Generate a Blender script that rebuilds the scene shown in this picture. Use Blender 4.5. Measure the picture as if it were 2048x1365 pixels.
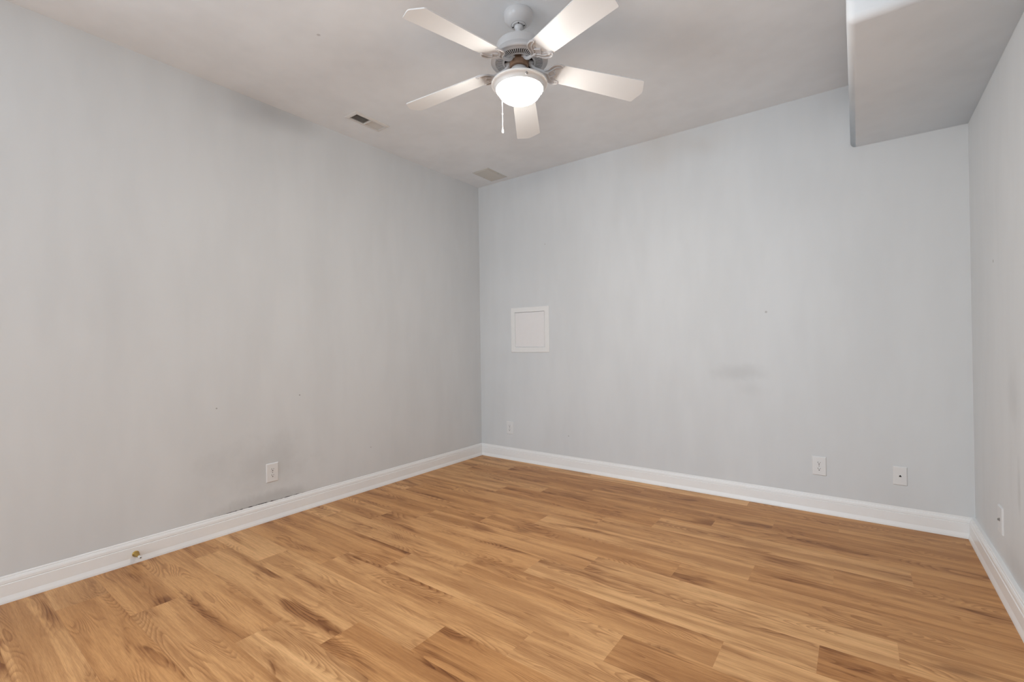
import bpy, bmesh, math, random
from mathutils import Vector, Matrix
random.seed(7)

for o in list(bpy.data.objects):
    bpy.data.objects.remove(o, do_unlink=True)
SC = bpy.context.scene
COL = SC.collection

# ------------------------------------------------------------------ camera
cam_data = bpy.data.cameras.new('camera')
cam_data.sensor_fit = 'HORIZONTAL'
cam_data.sensor_width = 36.0
cam_data.lens = 928.58 / 2048 * 36.0
cam_data.clip_start = 0.02
cam = bpy.data.objects.new('camera', cam_data)
COL.objects.link(cam)
YAW, PIT, ROL = 0.63868, 0.00484, -0.01412
F = Vector((-math.sin(YAW) * math.cos(PIT), math.cos(YAW) * math.cos(PIT), math.sin(PIT)))
R = F.cross(Vector((0, 0, 1))).normalized()
U = R.cross(F)
R2 = math.cos(ROL) * R + math.sin(ROL) * U
U2 = -math.sin(ROL) * R + math.cos(ROL) * U
cam.matrix_world = Matrix(((R2.x, U2.x, -F.x, 3.102),
                           (R2.y, U2.y, -F.y, -3.6329),
                           (R2.z, U2.z, -F.z, 1.1378),
                           (0, 0, 0, 1)))
SC.camera = cam

# ------------------------------------------------------------------ view, world, daylight
SC.view_settings.view_transform = 'Standard'
SC.view_settings.look = 'None'
SC.view_settings.gamma = 1.0
SC.view_settings.use_curve_mapping = False
SC.view_settings.exposure = 0.0

world = bpy.data.worlds.new('sky')
SC.world = world
world.use_nodes = True
world.node_tree.nodes['Background'].inputs[0].default_value = (0.62, 0.74, 1.0, 1)
world.node_tree.nodes['Background'].inputs[1].default_value = 0.25


def area_light(name, loc, direction, sx, sy, power, color, spread=180):
    d = bpy.data.lights.new(name, 'AREA')
    d.shape = 'RECTANGLE'
    d.size, d.size_y = sx, sy
    d.energy = power
    d.color = color
    d.spread = math.radians(spread)
    o = bpy.data.objects.new(name, d)
    COL.objects.link(o)
    o.location = loc
    o.rotation_euler = Vector(direction).to_track_quat('-Z', 'Y').to_euler()
    return o


ROOM_Y = -7.6          # wall behind the camera
# daylight: a doorway far behind the camera and two lamps in unseen left-wall windows, added to even out the walls
area_light('daylight_far_doorway', (1.55, -13.0, 1.2), (0.0, 1, 0.0), 0.6, 0.8, 88, (0.52, 0.76, 1.0))
area_light('daylight_near_doorway', (1.55, ROOM_Y - 0.4, 1.25), (0.0, 1, 0.05), 1.2, 2.2, 56, (0.80, 0.92, 1.0))
area_light('added_fill_light_a', (-0.25, -4.75, 1.60), (1, 0.0, 0.1), 1.3, 1.5, 67, (0.88, 0.95, 1.0))
area_light('added_fill_light_b', (-0.25, -6.55, 1.60), (1, 0.0, 0.1), 1.3, 1.5, 42, (0.88, 0.95, 1.0))

# ------------------------------------------------------------------ helpers


def link(name, bm, mat, parent=None, smooth=False, kind=None):
    me = bpy.data.meshes.new(name)
    bmesh.ops.recalc_face_normals(bm, faces=bm.faces)
    bm.to_mesh(me)
    bm.free()
    if smooth:
        for p in me.polygons:
            p.use_smooth = True
    o = bpy.data.objects.new(name, me)
    if mat is not None:
        for m in (mat if isinstance(mat, (list, tuple)) else [mat]):
            me.materials.append(m)
    COL.objects.link(o)
    if parent is not None:
        o.parent = parent
    if kind:
        o['kind'] = kind
    return o


def empty(name, loc, label, cat, group=None):
    o = bpy.data.objects.new(name, None)
    o.empty_display_size = 0.05
    COL.objects.link(o)
    o.location = loc
    o['label'] = label
    o['category'] = cat
    if group:
        o['group'] = group
    return o


def box(bm, lo, hi, bevel=0.0, seg=2, M=None, mi=0):
    r = bmesh.ops.create_cube(bm, size=1.0)
    vs = r['verts']
    for v in vs:
        v.co = Vector([lo[i] + (v.co[i] + 0.5) * (hi[i] - lo[i]) for i in range(3)])
    fs = {f for v in vs for f in v.link_faces}
    if bevel > 0:
        es = {e for v in vs for e in v.link_edges}
        rr = bmesh.ops.bevel(bm, geom=list(es), offset=bevel, segments=seg, profile=0.5, affect='EDGES')
        vs = list({v for f in rr['faces'] for v in f.verts} | {v for v in vs if v.is_valid})
        fs = {f for v in vs for f in v.link_faces}
    for f in fs:
        f.material_index = mi
    if M is not None:
        for v in vs:
            v.co = M @ v.co
    return vs


def lathe(bm, prof, seg=64, M=None, cap=True):
    rings = []
    for r, z in prof:
        ring = []
        if r < 1e-5:
            v = bm.verts.new((0, 0, z))
            ring = [v]
        else:
            for i in range(seg):
                a = 2 * math.pi * i / seg
                ring.append(bm.verts.new((r * math.cos(a), r * math.sin(a), z)))
        rings.append(ring)
    for a, b in zip(rings[:-1], rings[1:]):
        for i in range(seg):
            j = (i + 1) % seg
            if len(a) == 1 and len(b) == 1:
                continue
            if len(a) == 1:
                bm.faces.new((a[0], b[i], b[j]))
            elif len(b) == 1:
                bm.faces.new((a[i], b[0], a[j]))
            else:
                bm.faces.new((a[i], b[i], b[j], a[j]))
    if M is not None:
        for ring in rings:
            for v in ring:
                v.co = M @ v.co
    return rings


def tube(bm, pts, rad, seg=10, M=None):
    """tube through pts; rad is a number or one number per point"""
    pts = [Vector(p) for p in pts]
    n = len(pts)
    rad = rad if isinstance(rad, (list, tuple)) else [rad] * n
    rings = []
    prev = None
    for i, p in enumerate(pts):
        t = (pts[min(i + 1, n - 1)] - pts[max(i - 1, 0)]).normalized()
        if prev is None:
            ref = Vector((0, 0, 1)) if abs(t.z) < 0.9 else Vector((1, 0, 0))
            a = t.cross(ref).normalized()
        else:
            a = (prev - t * prev.dot(t)).normalized()
        b = t.cross(a)
        prev = a
        ring = [bm.verts.new(p + rad[i] * (math.cos(2 * math.pi * k / seg) * a + math.sin(2 * math.pi * k / seg) * b)) for k in range(seg)]
        rings.append(ring)
    for a, b in zip(rings[:-1], rings[1:]):
        for k in range(seg):
            j = (k + 1) % seg
            bm.faces.new((a[k], b[k], b[j], a[j]))
    bm.faces.new(rings[0])
    bm.faces.new(rings[-1][::-1])
    if M is not None:
        for ring in rings:
            for v in ring:
                v.co = M @ v.co


def catmull(pts, n=6):
    pts = [Vector(p) for p in pts]
    out = []
    for i in range(len(pts) - 1):
        p0 = pts[max(i - 1, 0)]
        p1, p2 = pts[i], pts[i + 1]
        p3 = pts[min(i + 2, len(pts) - 1)]
        for k in range(n):
            t = k / n
            out.append(0.5 * ((2 * p1) + (-p0 + p2) * t + (2 * p0 - 5 * p1 + 4 * p2 - p3) * t * t + (-p0 + 3 * p1 - 3 * p2 + p3) * t ** 3))
    out.append(pts[-1])
    return out


def extrude_poly(bm, pts, d, M=None):
    """closed polygon pts (3D, coplanar) extruded by vector d"""
    a = [bm.verts.new(p) for p in pts]
    b = [bm.verts.new(Vector(p) + Vector(d)) for p in pts]
    n = len(pts)
    bm.faces.new(a)
    bm.faces.new(b[::-1])
    for i in range(n):
        j = (i + 1) % n
        bm.faces.new((a[i], b[i], b[j], a[j]))
    if M is not None:
        for v in a + b:
            v.co = M @ v.co


# ------------------------------------------------------------------ materials
class NT:
    def __init__(self, name):
        self.m = bpy.data.materials.new(name)
        self.m.use_nodes = True
        self.t = self.m.node_tree
        self.b = self.t.nodes['Principled BSDF']

    def n(self, typ, **kw):
        nd = self.t.nodes.new(typ)
        for k, v in kw.items():
            setattr(nd, k, v)
        return nd

    def l(self, a, b):
        self.t.links.new(a, b)

    def val(self, x, sock):
        if isinstance(x, (int, float)):
            sock.default_value = x
        else:
            self.l(x, sock)

    def math(self, op, a, b=0.0, c=None, clamp=False):
        nd = self.n('ShaderNodeMath', operation=op, use_clamp=clamp)
        self.val(a, nd.inputs[0])
        self.val(b, nd.inputs[1])
        if c is not None:
            self.val(c, nd.inputs[2])
        return nd.outputs[0]

    def ramp(self, fac, lo, hi, a=0.0, b=1.0):
        nd = self.n('ShaderNodeMapRange', interpolation_type='SMOOTHSTEP')
        self.val(fac, nd.inputs['Value'])
        nd.inputs['From Min'].default_value = lo
        nd.inputs['From Max'].default_value = hi
        nd.inputs['To Min'].default_value = a
        nd.inputs['To Max'].default_value = b
        return nd.outputs[0]

    def mix(self, fac, a, b, blend='MIX'):
        nd = self.n('ShaderNodeMix', data_type='RGBA', blend_type=blend)
        self.val(fac, nd.inputs[0])
        for x, s in ((a, nd.inputs[6]), (b, nd.inputs[7])):
            if isinstance(x, (tuple, list)):
                s.default_value = (*x[:3], 1)
            else:
                self.l(x, s)
        return nd.outputs[2]

    def pos(self):
        return self.n('ShaderNodeNewGeometry').outputs['Position']

    def mapped(self, vec, scale=(1, 1, 1), loc=(0, 0, 0)):
        nd = self.n('ShaderNodeMapping')
        self.l(vec, nd.inputs[0])
        nd.inputs['Location'].default_value = loc
        nd.inputs['Scale'].default_value = scale
        return nd.outputs[0]

    def noise(self, vec, scale, detail=2.0, rough=0.5, dist=0.0):
        nd = self.n('ShaderNodeTexNoise')
        self.l(vec, nd.inputs['Vector'])
        nd.inputs['Scale'].default_value = scale
        nd.inputs['Detail'].default_value = detail
        nd.inputs['Roughness'].default_value = rough
        nd.inputs['Distortion'].default_value = dist
        return nd.outputs['Fac']

    def blob(self, vec, c, r, wob=0.5, nscale=6.0, soft=1.0):
        """irregular stain or shade patch: 1 at the centre c fading to 0 at radii r"""
        sub = self.n('ShaderNodeVectorMath', operation='SUBTRACT')
        self.l(vec, sub.inputs[0])
        sub.inputs[1].default_value = c
        dv = self.n('ShaderNodeVectorMath', operation='DIVIDE')
        self.l(sub.outputs[0], dv.inputs[0])
        dv.inputs[1].default_value = r
        ln = self.n('ShaderNodeVectorMath', operation='LENGTH')
        self.l(dv.outputs[0], ln.inputs[0])
        ns = self.noise(vec, nscale, 4.0, 0.6)
        d = self.math('ADD', ln.outputs['Value'], self.math('MULTIPLY', self.math('SUBTRACT', ns, 0.5), wob * 2))
        return self.ramp(d, 1.0 - soft, 1.0, 1.0, 0.0)

    def bump(self, h, strength=0.1, dist=0.01):
        nd = self.n('ShaderNodeBump')
        nd.inputs['Strength'].default_value = strength
        nd.inputs['Distance'].default_value = dist
        self.l(h, nd.inputs['Height'])
        self.l(nd.outputs[0], self.b.inputs['Normal'])


def simple(name, col, rough=0.5, metal=0.0, spec=0.5, var=0.02):
    k = NT(name)
    p = k.n('ShaderNodeTexCoord').outputs['Object']
    ns = k.noise(p, 30.0, 2.0)
    c = k.mix(ns, [x * (1 - var) for x in col], [min(1, x * (1 + var)) for x in col])
    k.l(c, k.b.inputs['Base Color'])
    k.b.inputs['Roughness'].default_value = rough
    k.b.inputs['Metallic'].default_value = metal
    k.b.inputs['Specular IOR Level'].default_value = spec
    return k.m


def wall_paint(name, base, stains_and_shade=(), marks=(), gap=None, rough=0.55):
    """rolled matt paint with faint vertical roller marks, stained spots, soft shade and nail marks"""
    k = NT(name)
    p = k.pos()
    n1 = k.noise(k.mapped(p, (1.1, 1.1, 0.35)), 2.2, 3.0, 0.6)
    n2 = k.noise(k.mapped(p, (1.0, 1.0, 0.25)), 9.0, 2.0, 0.5)
    f = k.math('ADD', k.math('MULTIPLY', n1, 0.7), k.math('MULTIPLY', n2, 0.3))
    f = k.ramp(f, 0.35, 0.65)
    c = k.mix(f, [x * 0.968 for x in base], [x * 1.02 for x in base])
    for (ctr, rad, amt, wob, ns, soft) in stains_and_shade:
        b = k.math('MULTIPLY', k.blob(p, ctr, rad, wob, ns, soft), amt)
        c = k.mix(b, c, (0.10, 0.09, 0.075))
    for (ctr, rad, amt) in marks:
        b = k.math('MULTIPLY', k.blob(p, ctr, (rad, rad, rad), 0.2, 80.0, 0.5), amt)
        c = k.mix(b, c, (0.12, 0.10, 0.08))
    if gap is not None:
        ctr, rad = gap
        b = k.blob(p, ctr, rad, 0.55, 14.0, 0.25)
        g = k.ramp(k.noise(k.mapped(p, (1, 1, 3)), 22.0, 4.0, 0.7), 0.40, 0.56)
        c = k.mix(k.math('MULTIPLY', b, g), c, (0.05, 0.037, 0.03))
    k.l(c, k.b.inputs['Base Color'])
    k.b.inputs['Roughness'].default_value = rough
    k.b.inputs['Specular IOR Level'].default_value = 0.35
    fine = k.noise(p, 260.0, 3.0, 0.6)
    lump = k.noise(p, 3.5, 2.0, 0.5)
    h = k.math('ADD', k.math('MULTIPLY', fine, 0.05), k.math('MULTIPLY', lump, 1.2))
    k.bump(h, 0.35, 0.004)
    return k.m


WALLC = (0.718, 0.738, 0.752)
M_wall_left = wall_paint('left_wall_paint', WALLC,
    stains_and_shade=[((0, -2.17, 0.36), (1, 0.42, 0.24), 0.13, 0.75, 5.0, 0.9),
            ((0, -2.16, 0.12), (1, 0.42, 0.09), 0.22, 0.5, 9.0, 0.7),
            ((0, -2.02, 2.70), (1, 0.42, 0.13), 0.17, 0.3, 3.0, 1.0),  # soft shade of the uneven wall top, put into the paint colour
            ((0, -1.75, 1.55), (1, 0.20, 0.5), 0.03, 0.6, 4.0, 1.0),
            ((0, -2.9, 1.3), (1, 0.25, 0.7), 0.03, 0.6, 4.0, 1.0)],
    marks=[((0, -1.93, 0.80), 0.006, 0.6), ((0, -2.45, 0.77), 0.006, 0.5), ((0, -1.35, 0.33), 0.006, 0.4)],
    gap=((0, -2.19, 0.1205), (1, 0.29, 0.0065)))
M_wall_back = wall_paint('back_wall_paint', WALLC,
    stains_and_shade=[((2.43, 0, 0.905), (0.26, 1, 0.085), 0.12, 0.7, 6.0, 1.0),
            ((2.50, 0, 0.79), (0.16, 1, 0.06), 0.05, 0.6, 6.0, 1.0)],
    marks=[((2.60, 0, 1.33), 0.010, 0.35), ((1.02, 0, 0.30), 0.007, 0.4), ((0.80, 0, 2.05), 0.007, 0.3)])
M_wall_right = wall_paint('right_wall_paint', WALLC,
    stains_and_shade=[((3.62, -0.87, 0.86), (1, 0.13, 0.22), 0.12, 0.6, 6.0, 1.0),
            ((3.62, -0.93, 0.53), (1, 0.035, 0.16), 0.16, 0.7, 9.0, 1.0),
            ((3.62, -0.86, 0.17), (1, 0.30, 0.10), 0.10, 0.6, 6.0, 1.0)],
    marks=[((3.62, -0.55, 1.49), 0.010, 0.5)])
M_wall_front = wall_paint('rear_wall_paint', WALLC)
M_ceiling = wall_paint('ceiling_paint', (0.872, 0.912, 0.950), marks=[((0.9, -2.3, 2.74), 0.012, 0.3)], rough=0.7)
M_soffit = wall_paint('soffit_paint', (0.872, 0.912, 0.950), rough=0.6)
M_trim = simple('white_trim_paint', (0.92, 0.925, 0.925), 0.32, 0, 0.5, 0.015)
M_trim_b = M_trim


FLOOR_TONES = ((0.89, 0.530, 0.248), (0.62, 0.300, 0.106))


def floor_material():
    k = NT('oak_plank_vinyl')
    at = k.n('ShaderNodeAttribute', attribute_name='plank')
    sp = k.n('ShaderNodeSeparateColor')
    k.l(at.outputs['Color'], sp.inputs[0])
    r1, r2, tone = sp.outputs[0], sp.outputs[1], sp.outputs[2]
    p = k.pos()
    off = k.n('ShaderNodeCombineXYZ')
    k.l(k.math('MULTIPLY', r1, 37.0), off.inputs[0])
    k.l(k.math('MULTIPLY', r2, 53.0), off.inputs[1])
    add = k.n('ShaderNodeVectorMath', operation='ADD')
    k.l(p, add.inputs[0])
    k.l(off.outputs[0], add.inputs[1])
    q = add.outputs[0]
    # growth rings: contours of an elongated field give cathedral arches and ovals
    warp = k.noise(k.mapped(q, (3.0, 22.0, 1.0), (8, 1, 0)), 2.4, 3.0, 0.6)
    field = k.noise(k.mapped(q, (0.85, 5.0, 1.0)), 1.30, 1.2, 0.40, 0.1)
    field = k.math('ADD', field, k.math('MULTIPLY', warp, 0.016))
    rings = k.math('FRACT', k.math('MULTIPLY', field, 42.0))
    rings = k.math('MULTIPLY', k.ramp(rings, 0.25, 0.92), k.ramp(rings, 0.93, 1.0, 1.0, 0.0))
    zone = k.ramp(k.noise(k.mapped(q, (1.1, 4.2, 1.0), (3, 7, 0)), 2.1, 2.0, 0.5), 0.49, 0.60)
    # broad soft streaks along the board
    streak = k.noise(k.mapped(q, (0.42, 6.0, 1.0), (11, 0, 0)), 2.2, 4.0, 0.60, 0.5)
    streak = k.ramp(streak, 0.36, 0.62)
    cloud = k.noise(k.mapped(q, (0.95, 5.0, 1.0), (5, 9, 0)), 1.9, 3.0, 0.58, 0.4)
    cloud = k.math('ADD', cloud, k.math('MULTIPLY', k.math('SUBTRACT', k.noise(k.mapped(q, (1.3, 45.0, 1.0)), 2.6, 4.0, 0.7), 0.5), 0.16))
    cloud = k.ramp(cloud, 0.53, 0.73)
    # fine straight grain and pores
    grain = k.noise(k.mapped(q, (1.6, 60.0, 1.0)), 2.6, 5.0, 0.72, 0.15)
    grain = k.ramp(grain, 0.38, 0.64)
    fine = k.noise(k.mapped(q, (7.0, 190.0, 1.0)), 3.0, 3.0, 0.7)
    fine = k.ramp(fine, 0.42, 0.68)
    fine2 = k.noise(k.mapped(q, (14.0, 260.0, 1.0)), 2.0, 2.0, 0.6)
    # knots
    vor = k.n('ShaderNodeTexVoronoi', feature='F1')
    kn = k.n('ShaderNodeVectorMath', operation='ADD')
    k.l(k.mapped(q, (1.0, 2.7, 1.0), (2, 4, 0)), kn.inputs[0])
    cw = k.n('ShaderNodeCombineXYZ')
    k.l(k.math('MULTIPLY', warp, 0.14), cw.inputs[0])
    k.l(k.math('MULTIPLY', warp, 0.14), cw.inputs[1])
    k.l(cw.outputs[0], kn.inputs[1])
    k.l(kn.outputs[0], vor.inputs['Vector'])
    vor.inputs['Scale'].default_value = 1.35
    knot = k.ramp(vor.outputs['Distance'], 0.02, 0.13, 1.0, 0.0)
    light, mid = FLOOR_TONES

    def shade(c, f, amt, tint):
        return k.mix(k.math('MULTIPLY', f, amt), c, tint, 'MULTIPLY')
    brown, deep = (0.45, 0.315, 0.195), (0.28, 0.175, 0.095)
    c = k.mix(tone, mid, light)
    c = shade(c, k.math('SUBTRACT', 1.0, streak), 0.52, brown)
    c = shade(c, cloud, 0.72, brown)
    zone = k.math('MAXIMUM', k.math('MULTIPLY', zone, 0.60), cloud)
    c = shade(c, k.math('MULTIPLY', rings, zone), 0.80, brown)
    c = shade(c, grain, 0.26, brown)
    c = shade(c, fine, 0.26, brown)
    c = shade(c, knot, 0.60, deep)
    # plank edges, a hairline
    sx = k.n('ShaderNodeSeparateXYZ')
    k.l(p, sx.inputs[0])
    t = k.math('FRACT', k.math('DIVIDE', k.math('ADD', sx.outputs[1], 0.125 + 18.1), 0.181))
    edge = k.ramp(k.math('ABSOLUTE', k.math('SUBTRACT', t, 0.5)), 0.488, 0.499)
    c = shade(c, edge, 0.25, brown)
    k.l(c, k.b.inputs['Base Color'])
    rg = k.math('ADD', 0.42, k.math('MULTIPLY', fine2, 0.12))
    k.l(rg, k.b.inputs['Roughness'])
    k.b.inputs['Specular IOR Level'].default_value = 0.33
    h = k.math('ADD', k.math('MULTIPLY', fine2, 0.5), k.math('MULTIPLY', fine, 0.5))
    k.bump(h, 0.12, 0.001)
    return k.m


M_floor = floor_material()
M_fan = simple('white_fan_enamel', (0.64, 0.628, 0.632), 0.28, 0, 0.5, 0.01)
M_pan = simple('white_light_pan', (0.82, 0.815, 0.80), 0.3)
M_blade = simple('white_fan_blade', (0.79, 0.80, 0.81), 0.45, 0, 0.4, 0.01)
M_plate = simple('white_plastic_plate', (0.80, 0.803, 0.805), 0.35, 0, 0.5, 0.01)
M_painted_plate = simple('wall_coloured_plate', (0.745, 0.755, 0.765), 0.4)
M_black = simple('dark_slot', (0.015, 0.013, 0.012), 0.6)
M_fan_dark = simple('dark_motor_interior', (0.016, 0.008, 0.007), 0.8, 0, 0.1)
M_copper = simple('brown_motor_winding', (0.33, 0.20, 0.13), 0.5, 0.2, 0.5, 0.25)
M_vent = simple('register_enamel', (0.74, 0.73, 0.71), 0.45)
M_duct = simple('brown_duct', (0.055, 0.022, 0.010), 0.8, 0.0)
M_cover = simple('beige_cover_plate', (0.68, 0.675, 0.64), 0.6)
M_panel = simple('white_panel_plastic', (0.86, 0.86, 0.85), 0.5)
M_paneldoor = simple('white_panel_door', (0.86, 0.845, 0.845), 0.5)
M_brass = simple('brass', (0.55, 0.36, 0.10), 0.28, 0.9)
M_rubber = simple('white_rubber', (0.75, 0.73, 0.70), 0.5)
M_steel = simple('steel', (0.35, 0.34, 0.33), 0.35, 0.9)


def glass_glow():
    k = NT('glowing_opal_glass')
    k.b.inputs['Base Color'].default_value = (0.9, 0.88, 0.84, 1)
    k.b.inputs['Roughness'].default_value = 0.25
    k.b.inputs['Emission Color'].default_value = (1.0, 0.945, 0.87, 1)
    k.b.inputs['Emission Strength'].default_value = 126.0
    return k.m


M_glow = glass_glow()

# ------------------------------------------------------------------ room shell
W, H = 3.622, 2.74
KS = 0.0063                     # the right wall is very slightly out of square


def wx(y):
    return W + KS * y


# floor made of individual plank faces (one mesh)
PW, PL = 0.181, 1.22
joint = {0: 3.0, 1: 1.455, 2: 2.37, 3: 2.075, 4: 1.777, 5: 1.453, 6: 2.365, 7: 1.987, 8: 1.755, 9: 2.683,
         10: 2.36, 11: 2.062, 12: 1.754, 13: 1.445, 14: 1.167, 15: 0.605, 16: 0.285}
# measured board tones: (row, a point on the board, lightness)
tone_list = [(5, 2.0, .60), (5, 1.0, .22), (5, 3.2, .25), (3, 1.5, .12), (3, 2.6, .62), (8, 1.2, .35), (8, 2.3, .90), (8, 3.3, .12),
             (7, 1.4, .42), (7, 2.6, .88), (7, 3.5, .6), (9, 2.0, .42), (9, 3.2, .82), (9, .8, .55), (10, 1.8, .68), (10, 3.0, .28),
             (11, 1.4, .5), (11, .3, .35), (11, 2.6, .6), (12, 1.1, .68), (12, 2.3, .15), (13, .8, .62), (13, 2.0, .25), (13, 3.0, .5),
             (14, .6, .40), (14, 1.8, .88), (15, 1.2, .45), (15, .3, .3), (16, .9, .2), (16, .1, .72), (4, 1.2, .35), (4, 2.4, .48),
             (2, 1.5, .22), (2, 2.8, .30), (1, 1.0, .15), (1, 2.2, .28), (1, 3.0, .2), (0, 2.0, .15), (0, 3.3, .30), (6, 1.5, .3), (6, 3.0, .4), (6, .5, .25)]
bm = bmesh.new()
cl = bm.loops.layers.float_color.new('plank')
X0, X1, Y0, Y1 = -0.1, W + 0.1, ROOM_Y - 1.2, 0.1
for k in range(-2, 52):
    ya = -0.125 - k * PW
    yb = ya - PW
    ya2, yb2 = min(ya, Y1), max(yb, Y0)
    if ya2 <= yb2:
        continue
    jx = joint.get(k, random.uniform(0, 3))
    jx = jx % PL
    xs = [X0] + [jx + i * PL for i in range(-1, 4) if X0 < jx + i * PL < X1] + [X1]
    joined = joint.get(k, None)
    for i, (a, b) in enumerate(zip(xs[:-1], xs[1:])):
        t = random.uniform(0.1, 0.9)
        for kk, xx, tt in tone_list:
            if kk == k and a < xx < b:
                t = tt
        f = bm.faces.new([bm.verts.new((x, y, 0)) for x, y in ((a, yb2), (b, yb2), (b, ya2), (a, ya2))])
        col = (random.random(), random.random(), t, 1)
        for lp in f.loops:
            lp[cl] = col
# underside so that the floor has thickness
for f in list(bm.faces):
    pass
vs = [bm.verts.new((x, y, -0.08)) for x, y in ((X0, Y0), (X1, Y0), (X1, Y1), (X0, Y1))]
top = [bm.verts.new((x, y, -0.0005)) for x, y in ((X0, Y0), (X1, Y0), (X1, Y1), (X0, Y1))]
bm.faces.new(vs[::-1])
for i in range(4):
    j = (i + 1) % 4
    bm.faces.new((vs[i], vs[j], top[j], top[i]))
me = bpy.data.meshes.new('floor')
bm.normal_update()
bm.to_mesh(me)
bm.free()
floor = bpy.data.objects.new('floor', me)
me.materials.append(M_floor)
COL.objects.link(floor)
floor['kind'] = 'structure'


def slab(name, rect, holes, place, mat, thick):
    """a wall or ceiling slab over rect=(u0,v0,u1,v1) with rectangular holes; place(u, v, d) -> xyz, d = depth outward"""
    bm = bmesh.new()
    us = sorted({rect[0], rect[2], *[h[0] for h in holes], *[h[2] for h in holes]})
    vs_ = sorted({rect[1], rect[3], *[h[1] for h in holes], *[h[3] for h in holes]})

    def inside(i, j):
        if not (0 <= i < len(us) - 1 and 0 <= j < len(vs_) - 1):
            return False
        cu, cv = (us[i] + us[i + 1]) / 2, (vs_[j] + vs_[j + 1]) / 2
        return not any(h[0] < cu < h[2] and h[1] < cv < h[3] for h in holes)
    cache = {}

    def V(i, j, d):
        if (i, j, d) not in cache:
            cache[(i, j, d)] = bm.verts.new(place(us[i], vs_[j], thick * d))
        return cache[(i, j, d)]
    for i in range(len(us) - 1):
        for j in range(len(vs_) - 1):
            if not inside(i, j):
                continue
            for d in (0, 1):
                bm.faces.new((V(i, j, d), V(i + 1, j, d), V(i + 1, j + 1, d), V(i, j + 1, d)))
            for di, dj, a, b in ((-1, 0, (i, j), (i, j + 1)), (1, 0, (i + 1, j), (i + 1, j + 1)),
                                 (0, -1, (i, j), (i + 1, j)), (0, 1, (i, j + 1), (i + 1, j + 1))):
                if not inside(i + di, j + dj):
                    bm.faces.new((V(*a, 0), V(*b, 0), V(*b, 1), V(*a, 1)))
    return link(name, bm, mat, kind='structure')


VENT = (0.262, -1.697, 0.362, -1.448)      # hole for the register
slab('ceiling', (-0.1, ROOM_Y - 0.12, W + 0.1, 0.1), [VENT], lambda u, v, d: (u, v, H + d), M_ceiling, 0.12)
ADDED_WIN = (-5.4, 0.85, -4.1, 2.35)              # unseen window hole, added to let in fill light
slab('wall_left', (ROOM_Y, 0, 0, H), [ADDED_WIN, (-7.2, .85, -5.9, 2.35)], lambda u, v, d: (-d, u, v), M_wall_left, 0.1)
PANEL = (0.452, 1.109, 0.779, 1.433)
slab('wall_back', (-0.1, 0, W + 0.1, H), [PANEL], lambda u, v, d: (u, d, v), M_wall_back, 0.1)
slab('wall_right', (ROOM_Y, 0, 0, H), [], lambda u, v, d: (wx(u) + d, u, v), M_wall_right, 0.1)
OPEN = (0.90, 0.0, 2.20, 2.40)             # wide doorway behind the camera
slab('wall_front', (-0.1, 0, W + 0.1, H), [OPEN], lambda u, v, d: (u, ROOM_Y - d, v), M_wall_front, 0.12)

# trim around the doorway and the two added side windows
bm = bmesh.new()
o0, _, o1, oz = OPEN
for lo, hi in (((o0 - 0.07, ROOM_Y, 0), (o0, ROOM_Y + 0.015, oz + 0.07)), ((o1, ROOM_Y, 0), (o1 + 0.07, ROOM_Y + 0.015, oz + 0.07)),
               ((o0, ROOM_Y, oz), (o1, ROOM_Y + 0.015, oz + 0.07))):
    box(bm, lo, hi, 0.003)
link('trim_1', bm, M_trim, kind='structure')
for nm, (s0, sz0, s1, sz1), xi, d in (('added_window_1', ADDED_WIN, 0.0, -1), ('added_window_2', (-7.2, .85, -5.9, 2.35), 0.0, -1)):
    bm = bmesh.new()
    zm = (sz0 + sz1) / 2

    def bar(x0_, x1_, y0_, y1_, z0_, z1_):
        xa, xb = sorted((xi + d * x0_, xi + d * x1_))
        box(bm, (xa, y0_, z0_), (xb, y1_, z1_), 0.003)
    bar(-.015, -.001, s0 - .06, s0, sz0 - .06, sz1 + .06)
    bar(-.015, -.001, s1, s1 + .06, sz0 - .06, sz1 + .06)
    bar(-.015, -.001, s0, s1, sz1, sz1 + .06)
    bar(-.03, -.001, s0 - .08, s1 + .08, sz0 - .06, sz0 - .03)
    bar(-.015, -.001, s0, s1, sz0 - .03, sz0)
    bar(.03, .06, s0, s1, zm - .02, zm + .02)
    link(nm, bm, M_trim, kind='structure')


# soffit with rounded (bullnose) outer edges
def rounded_soffit():
    x0, y0, z0 = 3.087, -1.447, 2.3395
    x1, y1, z1 = W + 0.02, 0.02, H + 0.02
    bm = bmesh.new()
    r = bmesh.ops.create_cube(bm, size=1.0)
    for v in r['verts']:
        v.co = Vector((x0 if v.co.x < 0 else x1, y0 if v.co.y < 0 else y1, z0 if v.co.z < 0 else z1))
    es = []
    for e in bm.edges:
        a, b = e.verts
        m = (a.co + b.co) / 2
        on = (abs(m.x - x0) < 1e-5, abs(m.y - y0) < 1e-5, abs(m.z - z0) < 1e-5)
        if sum(on) >= 2:
            es.append(e)
    bmesh.ops.bevel(bm, geom=es, offset=0.030, segments=8, profile=0.5, affect='EDGES')
    # follow the right wall
    o = link('ceiling_soffit', bm, M_soffit, smooth=False)
    for p in o.data.polygons:
        p.use_smooth = True
    o['kind'] = 'structure'
    md = o.modifiers.new('wn', 'WEIGHTED_NORMAL')
    md.keep_sharp = False
    return o


rounded_soffit()


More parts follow.
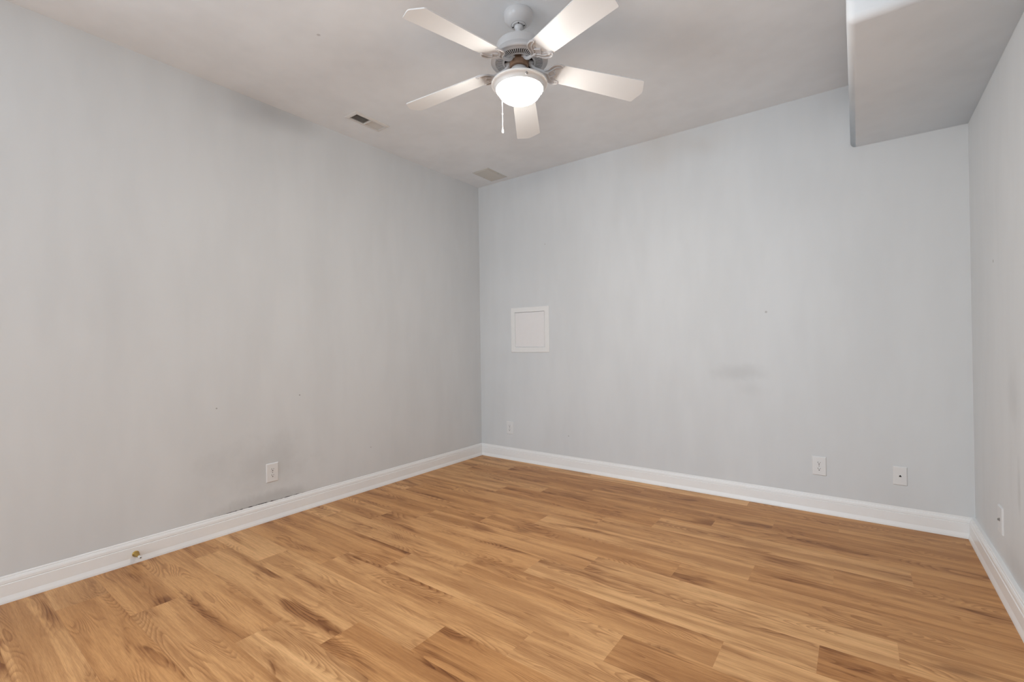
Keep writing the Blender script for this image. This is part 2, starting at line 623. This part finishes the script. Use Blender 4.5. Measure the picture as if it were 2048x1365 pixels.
# baseboards: moulded profile swept along each wall
def baseboard(name, a, b, inward, T, ma=0.0, mb=0.0):
    """a, b wall points (x, y); inward unit vector; T foot thickness; ma/mb = mitre factor at the ends"""
    prof = [(0, 0), (T, 0), (T, 0.006), (T - 0.001, 0.012), (T - 0.006, 0.030), (T - 0.0065, 0.082), (T - 0.0095, 0.0845),
            (T - 0.0075, 0.088), (T - 0.0085, 0.100), (T - 0.0115, 0.1085), (T - 0.0150, 0.1095), (T - 0.0145, 0.113),
            (T - 0.0155, 0.1175), (T - 0.0172, 0.1195), (0, 0.1200)]
    prof = [(max(t, 0.0008) if 0 < z < 0.12 else t, z) for t, z in prof]
    a, b, n = Vector((*a, 0)), Vector((*b, 0)), Vector((*inward, 0))
    d = (b - a).normalized()
    bm = bmesh.new()
    ra = [bm.verts.new(a + n * t + d * (t * ma) + Vector((0, 0, z))) for t, z in prof]
    rb = [bm.verts.new(b + n * t - d * (t * mb) + Vector((0, 0, z))) for t, z in prof]
    m = len(prof)
    for i in range(m):
        j = (i + 1) % m
        bm.faces.new((ra[i], rb[i], rb[j], ra[j]))
    bm.faces.new(ra)
    bm.faces.new(rb[::-1])
    o = link(name, bm, M_trim, kind='structure')
    return o


baseboard('baseboard_left', (0, ROOM_Y), (0, 0), (1, 0), 0.0182, 0, 0.88)
baseboard('baseboard_back', (0, 0), (W, 0), (0, -1), 0.0160, 1.0, 1.9)
baseboard('baseboard_right', (W, 0), (wx(ROOM_Y), ROOM_Y), (-1, 0), 0.0324, 0.49, 0)
baseboard('baseboard_front', (0, ROOM_Y), (o0 - 0.07, ROOM_Y), (0, 1), 0.016)
baseboard('baseboard_front', (o1 + 0.07, ROOM_Y), (wx(ROOM_Y), ROOM_Y), (0, 1), 0.016)

# caulk lines are part of the walls; ------------------------------- ceiling fan
FX, FY = 1.8024, -1.7923
fan = empty('ceiling_fan', (FX, FY, 0), 'white five-blade ceiling fan with a lit glass bowl hanging from the ceiling', 'ceiling fan')
fan.location = (FX, FY, 2.74)
ZO = -2.74


def fpart(name, bm, mat, parent=None, smooth=True, label=None):
    o = link(name, bm, mat, parent or fan, smooth)
    if label:
        o['label'] = label
    if smooth:
        try:
            o.data.set_sharp_from_angle(angle=math.radians(38))
        except Exception:
            pass
    return o


def Z(prof):
    return [(r, z + ZO) for r, z in prof]


# canopy bell with its hanger ring
bm = bmesh.new()
lathe(bm, Z([(0, 2.74), (0.070, 2.74), (0.0715, 2.736), (0.0715, 2.728), (0.069, 2.716), (0.062, 2.704), (0.052, 2.694),
             (0.041, 2.686), (0.036, 2.684), (0.036, 2.690), (0.0, 2.690)]), 64)
fpart('canopy', bm, M_fan)
bm = bmesh.new()
lathe(bm, Z([(0.022, 2.692), (0.034, 2.690), (0.0345, 2.684), (0.030, 2.680), (0.024, 2.680), (0.021, 2.684)]), 48)
cr = fpart('hanger_ring', bm, M_fan)
for s in (0.35, 2.2, 3.6, 5.3):
    bm = bmesh.new()
    lathe(bm, [(0, -0.0005), (0.0035, -0.0005), (0.0035, -0.003), (0, -0.003)], 12,
          Matrix.Translation((0.028 * math.cos(s), 0.028 * math.sin(s), 2.681 + ZO)))
    fpart('ring_hole', bm, M_black, cr, False)
bm = bmesh.new()
lathe(bm, Z([(0, 2.697), (0.012, 2.695), (0.0205, 2.686), (0.0215, 2.676), (0.018, 2.666), (0.0125, 2.660), (0.0125, 2.59), (0, 2.59)]), 32)
fpart('downrod', bm, M_fan)

# motor housing
bm = bmesh.new()
lathe(bm, Z([(0, 2.596), (0.030, 2.595), (0.095, 2.592), (0.106, 2.588), (0.111, 2.580), (0.112, 2.550), (0.1125, 2.546),
             (0.115, 2.545), (0.117, 2.542), (0.124, 2.533), (0.135, 2.520), (0.140, 2.511), (0.140, 2.506), (0.137, 2.503),
             (0.128, 2.503), (0.121, 2.5015), (0.118, 2.5005)]), 96)
housing = fpart('motor_housing', bm, M_fan)
# slotted ring under the housing: the ribs between the cooling slots
bm = bmesh.new()
NS = 68
zt, zb_ = 2.5017 + ZO, 2.5005 + ZO
for ra, rb in ((0.114, 0.1185), (0.0715, 0.081)):
    lathe(bm, [(ra, zb_), (rb, zb_), (rb, zt), (ra, zt), (ra, zb_)], 96)
for i in range(NS):
    a = 2 * math.pi * i / NS
    w0 = 0.0028
    for M_ in (Matrix.Rotation(a, 4, 'Z'),):
        # a rib widening outward
        pts = [(0.080, -w0 * 0.62, zb_), (0.115, -w0, zb_), (0.115, w0, zb_), (0.080, w0 * 0.62, zb_)]
        extrude_poly(bm, pts, (0, 0, 0.0012), M_)
ring = fpart('slotted_ring', bm, M_fan, housing, False)
bm = bmesh.new()
lathe(bm, Z([(0.001, 2.515), (0.117, 2.515), (0.117, 2.540), (0.001, 2.540), (0.001, 2.515)]), 64)
fpart('motor_core', bm, M_fan_dark, housing, False, 'dark interior seen through the cooling slots')
# rotor: brown winding and the white flywheel segments that carry the blade arms
bm = bmesh.new()
lathe(bm, Z([(0.0, 2.520), (0.046, 2.520), (0.0465, 2.5), (0.045, 2.478), (0.0, 2.478)]), 48)
fpart('motor_winding', bm, M_copper, housing, False, 'brown motor winding above the light kit')

# switch housing and light pan
bm = bmesh.new()
lathe(bm, Z([(0.0, 2.482), (0.022, 2.4815), (0.034, 2.477), (0.042, 2.468), (0.046, 2.455), (0.047, 2.430), (0.050, 2.418),
             (0.0, 2.418)]), 48)
fpart('switch_housing', bm, M_fan)
bm = bmesh.new()
lathe(bm, Z([(0.0, 2.424), (0.050, 2.422), (0.080, 2.416), (0.110, 2.409), (0.128, 2.404), (0.134, 2.401), (0.1365, 2.397),
             (0.1355, 2.392), (0.131, 2.389), (0.127, 2.388), (0.122, 2.383), (0.1185, 2.377), (0.117, 2.372), (0.1155, 2.3695),
             (0.113, 2.3690), (0.112, 2.3705), (0.110, 2.3690), (0.108, 2.3685), (0.106, 2.3700), (0.0, 2.3720)]), 96)
pan = fpart('light_pan', bm, M_pan)
bm = bmesh.new()
am = math.radians(-40)
Ms = Matrix.Translation((0.127 * math.cos(am), 0.127 * math.sin(am), 2.381 + ZO)) @ Matrix.Rotation(am, 4, 'Z') @ Matrix.Rotation(math.radians(115), 4, 'Y')
lathe(bm, [(0, -0.004), (0.0035, -0.004), (0.0035, 0.003), (0.006, 0.0035), (0.0062, 0.008), (0.004, 0.0095), (0, 0.0095)], 16, Ms)
fpart('thumb_screw', bm, M_steel, pan)
bm = bmesh.new()
prof = [(0.106, 2.3700)]
for i in range(1, 15):
    t = i / 14 * math.pi / 2
    prof.append((0.1055 * math.cos(t) ** 0.85 if i < 14 else 0.0, 2.3690 - 0.058 * math.sin(t)))
lathe(bm, Z(prof), 64)
fpart('glass_bowl', bm, M_glow, None, True, 'glowing white glass bowl')

# pull chain
bm = bmesh.new()
vx = Vector((FX - 3.102, FY + 3.6329, 0)).normalized()
sx_ = Vector((-vx.y, vx.x, 0))
cp = vx * 0.08 + sx_ * 0.0876
ztop, zbot = 2.400 + ZO, 2.222 + ZO
pts = [(cp.x, cp.y, ztop - (ztop - zbot) * i / 60) for i in range(61)]
tube(bm, pts, [0.0009 if i % 2 else 0.0015 for i in range(61)], 8)
chain = fpart('pull_chain', bm, M_fan)
bm = bmesh.new()
lathe(bm, [(0, 0.0), (0.0022, -0.001), (0.0022, -0.009), (0, -0.010)], 12, Matrix.Translation((cp.x, cp.y, 2.300 + ZO)))
fpart('chain_connector', bm, M_plate, chain)
bm = bmesh.new()
lathe(bm, [(0, 0.002), (0.0025, 0.0), (0.004, -0.008), (0.0052, -0.017), (0.0052, -0.022), (0.003, -0.0255), (0, -0.026)], 16,
      Matrix.Translation((cp.x, cp.y, zbot)))
fpart('pull_fob', bm, M_plate, chain)

# blades on their brackets
PH, PITCH, DROOP, ZB = -0.41207, -0.2079, 0.10724, 2.48866
WR, WT, RT, DV = 0.0579, 0.0724, 0.6509, 0.0267
tip = [(RT - DV - 0.004, WT), (RT - DV + 0.002, WT - 0.004), (RT - 0.0015, 0.010), (RT, 0.0), (RT - 0.0015, -0.010),
       (RT - DV + 0.002, -WT + 0.004), (RT - DV - 0.004, -WT)]
root = [(0.178, -WR + 0.012), (0.186, -WR + 0.002), (0.198, -WR + 0.0005)]
outline = [(u, v) for u, v in root] + [(RT - DV - 0.004, -WT)] + tip[::-1][1:-1] + [(RT - DV - 0.004, WT)] + [(u, -v) for u, v in root[::-1]]
br_out = [(0.122, 0.009), (0.136, 0.013), (0.143, 0.024), (0.150, 0.040), (0.162, 0.053), (0.178, 0.0615), (0.196, 0.0640),
          (0.208, 0.0600), (0.214, 0.0520), (0.213, 0.0440), (0.204, 0.0400), (0.193, 0.0345), (0.181, 0.0290), (0.172, 0.0205), (0.177, 0.0120),
          (0.186, 0.0055), (0.190, 0.0)]
for k in range(5):
    a = PH + k * 2 * math.pi / 5
    e = Vector((math.cos(a) * math.cos(DROOP), math.sin(a) * math.cos(DROOP), -math.sin(DROOP)))
    t = Vector((-math.sin(a), math.cos(a), 0))
    up = e.cross(t)
    n = t * math.cos(PITCH) + up * math.sin(PITCH)
    w = e.cross(n)
    if w.z < 0:
        w = -w
    B = Matrix(((e.x, n.x, w.x, 0), (e.y, n.y, w.y, 0), (e.z, n.z, w.z, ZB + ZO), (0, 0, 0, 1)))
    # blade
    bm = bmesh.new()
    extrude_poly(bm, [(u, v, 0) for u, v in outline], (0, 0, 0.0045), B)
    bmesh.ops.bevel(bm, geom=[ed for ed in bm.edges if ed.calc_face_angle(0) > 1.0], offset=0.0012, segments=2, affect='EDGES')
    fpart('blade', bm, M_blade, None, False)
    # bracket plate, ribs and arm
    bm = bmesh.new()
    poly = [(u, v, -0.0035) for u, v in br_out] + [(u, -v, -0.0035) for u, v in br_out[::-1][1:]]
    extrude_poly(bm, poly, (0, 0, 0.0033), B)
    for s in (1, -1):
        tube(bm, catmull([(0.124, s * 0.006, -0.005), (0.142, s * 0.021, -0.006), (0.150, s * 0.038, -0.006), (0.163, s * 0.053, -0.006),
                          (0.182, s * 0.0610, -0.006), (0.200, s * 0.0600, -0.005), (0.210, s * 0.053, -0.004)], 5), 0.0035, 8, B)
        tube(bm, catmull([(0.130, s * 0.002, -0.005), (0.150, s * 0.010, -0.006), (0.163, s * 0.026, -0.006), (0.176, s * 0.040, -0.005),
                          (0.195, s * 0.045, -0.004), (0.208, s * 0.046, -0.004)], 5), 0.003, 8, B)
        tube(bm, catmull([(0.186, 0, -0.004), (0.176, s * 0.010, -0.005), (0.166, s * 0.020, -0.005), (0.158, s * 0.020, -0.005),
                          (0.152, s * 0.010, -0.005)], 5), 0.0025, 8, B)
        # boss around the screw
        lathe(bm, [(0, -0.0065), (0.006, -0.0060), (0.0075, -0.003), (0.0075, 0.0)], 16, B @ Matrix.Translation((0.2035, s * 0.0500, 0)))
    Ra = Matrix.Rotation(a, 4, 'Z')
    lz = ZO
    tube(bm, [Ra @ Vector(q) for q in catmull([(0.052, 0, 2.508 + lz), (0.060, 0, 2.497 + lz), (0.072, 0, 2.487 + lz), (0.090, 0, 2.4800 + lz),
                                               (0.112, 0, 2.4755 + lz), (0.132, 0, 2.4700 + lz), (0.150, 0, 2.4670 + lz)], 5)],
         [0.0095] * 6 + [0.0085] * 12 + [0.0075] * 10 + [0.006, 0.005, 0.0035], 12)
    # mounting foot of the arm on the flywheel
    box(bm, (0.045, -0.016, 2.503 + lz), (0.071, 0.016, 2.513 + lz), 0.002, 2, Ra)
    br = fpart('blade_bracket', bm, M_fan)
    for (u, v) in ((0.2035, 0.050), (0.2035, -0.050)):
        bm = bmesh.new()
        lathe(bm, [(0, -0.0082), (0.0020, -0.0080), (0.0030, -0.0070), (0.0030, -0.0030), (0, -0.0030)], 12, B @ Matrix.Translation((u, v, 0.0 if v else 0.002)))
        fpart('screw', bm, M_steel, br, True)

# ------------------------------------------------------------------ ceiling register (two louvre banks)
vent = empty('ceiling_register', (0.3125, -1.5725, H), 'slotted metal air register in the ceiling near the left wall, half dark half grey', 'air vent')
hx, hy = 0.0675, 0.1440
ix, iy = 0.0440, 0.1210


def vlink(name, bm, mat, parent=None, label=None):
    o = link(name, bm, mat, parent or vent)
    if label:
        o['label'] = label
    return o


bm = bmesh.new()
prof_o = [(hx, hy, -0.0002), (hx - 0.001, hy - 0.001, -0.003), (hx - 0.012, hy - 0.012, -0.0085), (ix + 0.002, iy + 0.002, -0.0095), (ix, iy, -0.0085), (ix, iy, 0.012)]
rings = []
for a_, b_, z_ in prof_o:
    rings.append([bm.verts.new(p) for p in ((-a_, -b_, z_), (a_, -b_, z_), (a_, b_, z_), (-a_, b_, z_))])
for r0, r1 in zip(rings[:-1], rings[1:]):
    for i in range(4):
        j = (i + 1) % 4
        bm.faces.new((r0[i], r1[i], r1[j], r0[j]))
box(bm, (-ix, -0.003, -0.0085), (ix, 0.003, 0.008))
fr = vlink('register_frame', bm, M_vent)
bm = bmesh.new()
rr = [[bm.verts.new(p) for p in ((-.046, -.1225, z_), (.046, -.1225, z_), (.046, .1225, z_), (-.046, .1225, z_))] for z_ in (0.013, 0.11)]
for i in range(4):
    j = (i + 1) % 4
    bm.faces.new((rr[0][i], rr[1][i], rr[1][j], rr[0][j]))
bm.faces.new(rr[1])
vlink('duct_throat', bm, M_duct, None, 'brown duct throat above the louvres')
for nm, y0_, y1_, tilt, lab in (('louvre_bank', -iy, -0.003, 1, 'dark open louvre bank'), ('louvre_bank', 0.003, iy, -1, 'grey closed-looking louvre bank')):
    bm = bmesh.new()
    nv = 13 if tilt > 0 else 11
    for i in range(nv):
        yc = y0_ + (i + 0.5) * (y1_ - y0_) / nv
        dy, dz = (0.0042, 0.0036) if tilt > 0 else (0.0037, -0.0030)
        pts = [(-ix, yc - dy, 0.000 - dz), (-ix, yc + dy, 0.000 + dz), (-ix, yc + dy + .0003, 0.0008 + dz), (-ix, yc - dy + .0003, 0.0008 - dz)]
        extrude_poly(bm, pts, (2 * ix, 0, 0))
    for i in range(1, 8):
        xc = -ix + i * 2 * ix / 8
        box(bm, (xc - 0.0006, y0_, 0.0045), (xc + 0.0006, y1_, 0.0105))
    vlink(nm, bm, M_vent, None, lab)
for s in (-1, 1):
    bm = bmesh.new()
    lathe(bm, [(0, -0.0100), (0.003, -0.0095), (0.004, -0.0075), (0, -0.0075)], 12, Matrix.Translation((0, s * 0.1310, 0)))
    vlink('screw', bm, M_vent, fr)

# ------------------------------------------------------------------ beige cover plate on the ceiling in the corner
cover = empty('ceiling_cover_plate', (0.331, -0.218, H), 'beige-grey rectangular cover plate on the ceiling above the back left corner', 'cover plate')
bm = bmesh.new()
box(bm, (-0.0975, -0.145, -0.004), (0.0975, 0.145, 0.0), 0.0015)
pl = link('plate', bm, M_cover, cover)
bm = bmesh.new()
box(bm, (-0.078, -0.125, -0.0065), (0.078, 0.125, -0.0035), 0.001)
link('raised_face', bm, M_cover, cover)
for x_, y_ in ((-0.088, 0.02), (0.088, 0.02)):
    bm = bmesh.new()
    lathe(bm, [(0, -0.0065), (0.003, -0.006), (0.004, -0.004), (0, -0.004)], 12, Matrix.Translation((x_, y_, 0)))
    link('screw', bm, M_steel, cover)

# ------------------------------------------------------------------ access panel in the back wall
acc = empty('access_panel', (0.6155, 0, 1.265), 'square white access panel set in the back wall near the left corner', 'access panel')
bm = bmesh.new()
ox, oz_, qx, qz = 0.2175, 0.2155, 0.1690, 0.1670
rings = []
for a_, b_, y_ in ((ox, oz_, -0.0002), (ox - 0.0006, oz_ - 0.0006, -0.0045), (ox - 0.004, oz_ - 0.004, -0.0062), (qx + 0.004, qz + 0.004, -0.0066), (qx + 0.001, qz + 0.001, -0.0050), (qx, qz, 0.030)):
    rings.append([bm.verts.new(p) for p in ((-a_, y_, -b_), (a_, y_, -b_), (a_, y_, b_), (-a_, y_, b_))])
for r0, r1 in zip(rings[:-1], rings[1:]):
    for i in range(4):
        j = (i + 1) % 4
        bm.faces.new((r0[i], r1[i], r1[j], r0[j]))
afr = link('panel_frame', bm, M_panel, acc)
# recess behind the door so that the gap around it reads dark
for v_ in ():
    pass
bm = bmesh.new()
box(bm, (-0.1665, -0.0030, -0.1640), (0.1665, 0.0040, 0.1650), 0.0012)
dr = link('panel_door', bm, M_paneldoor, acc)
bm = bmesh.new()
box(bm, (-0.115, -0.0050, -0.1640), (0.085, -0.0028, -0.1590), 0.0008)
for x_ in (-0.090, 0.118):
    box(bm, (x_ - 0.008, -0.0055, -0.1655), (x_ + 0.008, -0.0020, -0.1610), 0.0008)
link('hinge_lip', bm, M_panel, dr)


# ------------------------------------------------------------------ outlets
def plate_mesh(w, h, d=0.006):
    bm = bmesh.new()
    rings = []
    for s, y_ in ((0.0, -0.0002), (0.0004, -0.0022), (0.0035, -d + 0.0006), (0.0055, -d)):
        a_, b_ = w / 2 - s, h / 2 - s
        rings.append([bm.verts.new(p) for p in ((-a_, y_, -b_), (a_, y_, -b_), (a_, y_, b_), (-a_, y_, b_))])
    for r0, r1 in zip(rings[:-1], rings[1:]):
        for i in range(4):
            j = (i + 1) % 4
            bm.faces.new((r0[i], r1[i], r1[j], r0[j]))
    bm.faces.new(rings[-1])
    bm.faces.new(rings[0][::-1])
    return bm


def receptacle_mesh():
    # round face flattened at top and bottom
    bm = bmesh.new()
    pts = []
    n = 40
    for i in range(n):
        a = 2 * math.pi * i / n
        x, z = 0.0172 * math.cos(a), 0.0172 * math.sin(a)
        z = max(-0.0140, min(0.0140, z))
        pts.append((x, -0.0062, z))
    extrude_poly(bm, pts, (0, -0.0016, 0))
    return bm


def slots_mesh():
    bm = bmesh.new()
    y0_, y1_ = -0.0083, -0.0070
    box(bm, (-0.0072, y0_, -0.0005), (-0.0050, y1_, 0.0080))
    box(bm, (0.0052, y0_, 0.0005), (0.0070, y1_, 0.0070))
    pts = [(0.0032 * math.cos(i * math.pi / 10), y1_, -0.0065 + 0.0032 * math.sin(i * math.pi / 10) * -1) for i in range(11)]
    pts = [(x, y, z) for x, y, z in pts] + [(-0.0032, y1_, -0.0045), (0.0032, y1_, -0.0045)]
    extrude_poly(bm, pts, (0, y0_ - y1_, 0))
    return bm


def outlet(loc, rz, label):
    root_ = empty('wall_outlet', loc, label, 'outlet', 'white duplex outlets above the baseboards')
    root_.rotation_euler.z = rz
    link('cover_plate', plate_mesh(0.079, 0.123), M_plate, root_)
    for z_ in (0.0195, -0.0195):
        r = link('receptacle', receptacle_mesh(), M_plate, root_)
        r.location.z = z_
        s = link('slots', slots_mesh(), M_black, r)
        s['label'] = 'dark plug slots'
    bm = bmesh.new()
    lathe(bm, [(0, -0.0075), (0.002, -0.0073), (0.0032, -0.0060), (0, -0.0055)], 14, Matrix.Rotation(0, 4, 'X'))
    for v in bm.verts:
        r_, z_ = v.co.z, v.co.y
        v.co = Vector((v.co.x, v.co.z, v.co.y))
    link('screw', bm, M_steel, root_)
    return root_


o_first = outlet((0.366, 0, 0.311), 0, 'white duplex outlet low on the back wall below the access panel, near the left corner')


def dup(root_, loc, rz, label):
    r = root_.copy()
    COL.objects.link(r)
    r.location = loc
    r.rotation_euler.z = rz
    r['label'] = label
    for ch in list(root_.children):
        c = ch.copy()
        COL.objects.link(c)
        c.parent = r
        for g in ch.children:
            d = g.copy()
            COL.objects.link(d)
            d.parent = c
    return r


dup(o_first, (2.893, 0, 0.3075), 0, 'white duplex outlet on the back wall, beside the phone jack plate')
dup(o_first, (0, -2.124, 0.310), math.pi / 2, 'white duplex outlet on the left wall above the stained, cracked baseboard joint')

# phone jack plate
jack = empty('phone_jack_plate', (3.300, 0, 0.3065), 'white wall plate with a small black triangular jack, on the back wall near the corner', 'wall plate')
link('cover_plate', plate_mesh(0.067, 0.112), M_plate, jack)
bm = bmesh.new()
box(bm, (-0.0105, -0.0072, -0.012), (0.0105, -0.0055, 0.009), 0.0008)
js = link('jack_surround', bm, M_plate, jack)
bm = bmesh.new()
extrude_poly(bm, [(-0.0062, -0.0068, -0.0055), (0.0062, -0.0068, -0.0055), (0.0052, -0.0068, -0.0005), (0.0024, -0.0068, 0.0030), (0.0018, -0.0068, 0.0060),
                  (-0.0018, -0.0068, 0.0060), (-0.0024, -0.0068, 0.0030), (-0.0052, -0.0068, -0.0005)], (0, -0.0010, 0))
jo = link('jack_opening', bm, M_black, js)
jo['label'] = 'black jack opening'

# coax plate on the right wall
coax = empty('coax_wall_plate', (wx(-0.622), -0.622, 0.305), 'white plate with a small dark coax connector on the right wall, seen nearly edge on', 'wall plate')
coax.rotation_euler.z = -math.pi / 2 
link('cover_plate', plate_mesh(0.079, 0.123, 0.007), M_painted_plate, coax)
bm = bmesh.new()
Rx = Matrix.Rotation(math.pi / 2, 4, 'X')
lathe(bm, [(0, 0.005), (0.0075, 0.005), (0.0075, 0.009), (0.0048, 0.0092), (0.0048, 0.0135), (0.003, 0.0140), (0, 0.0140)], 18, Rx)
cx_ = link('coax_connector', bm, M_steel, coax)
cx_['label'] = 'dark metal threaded connector'

# ------------------------------------------------------------------ door stop
stop = empty('door_stop', (0.0118, -2.850, 0.048), 'small brass door stop with white tip sticking out of the left baseboard', 'door stop')
Ry = Matrix.Rotation(math.pi / 2, 4, 'Y')
bm = bmesh.new()
prof = [(0, 0.0), (0.0150, 0.0), (0.0155, 0.003), (0.0140, 0.006)]
n = 22
for i in range(n + 1):
    t = i / n
    prof.append((0.0135 - 0.0080 * t + (0.0007 if i % 2 else -0.0003), 0.006 + 0.052 * t))
prof.append((0, 0.058))
lathe(bm, prof, 24, Ry)
link('spring', bm, M_brass, stop, True)
bm = bmesh.new()
lathe(bm, [(0, 0.056), (0.0062, 0.056), (0.0070, 0.062), (0.0072, 0.074), (0.0062, 0.079), (0.0, 0.081)], 20, Ry)
tp = link('rubber_tip', bm, M_rubber, stop, True)
tp['label'] = 'white rubber tip'
bm = bmesh.new()
lathe(bm, [(0, 0.0800), (0.0024, 0.0800), (0.0024, 0.0814), (0, 0.0814)], 12, Ry)
link('tip_hole', bm, M_black, tp)
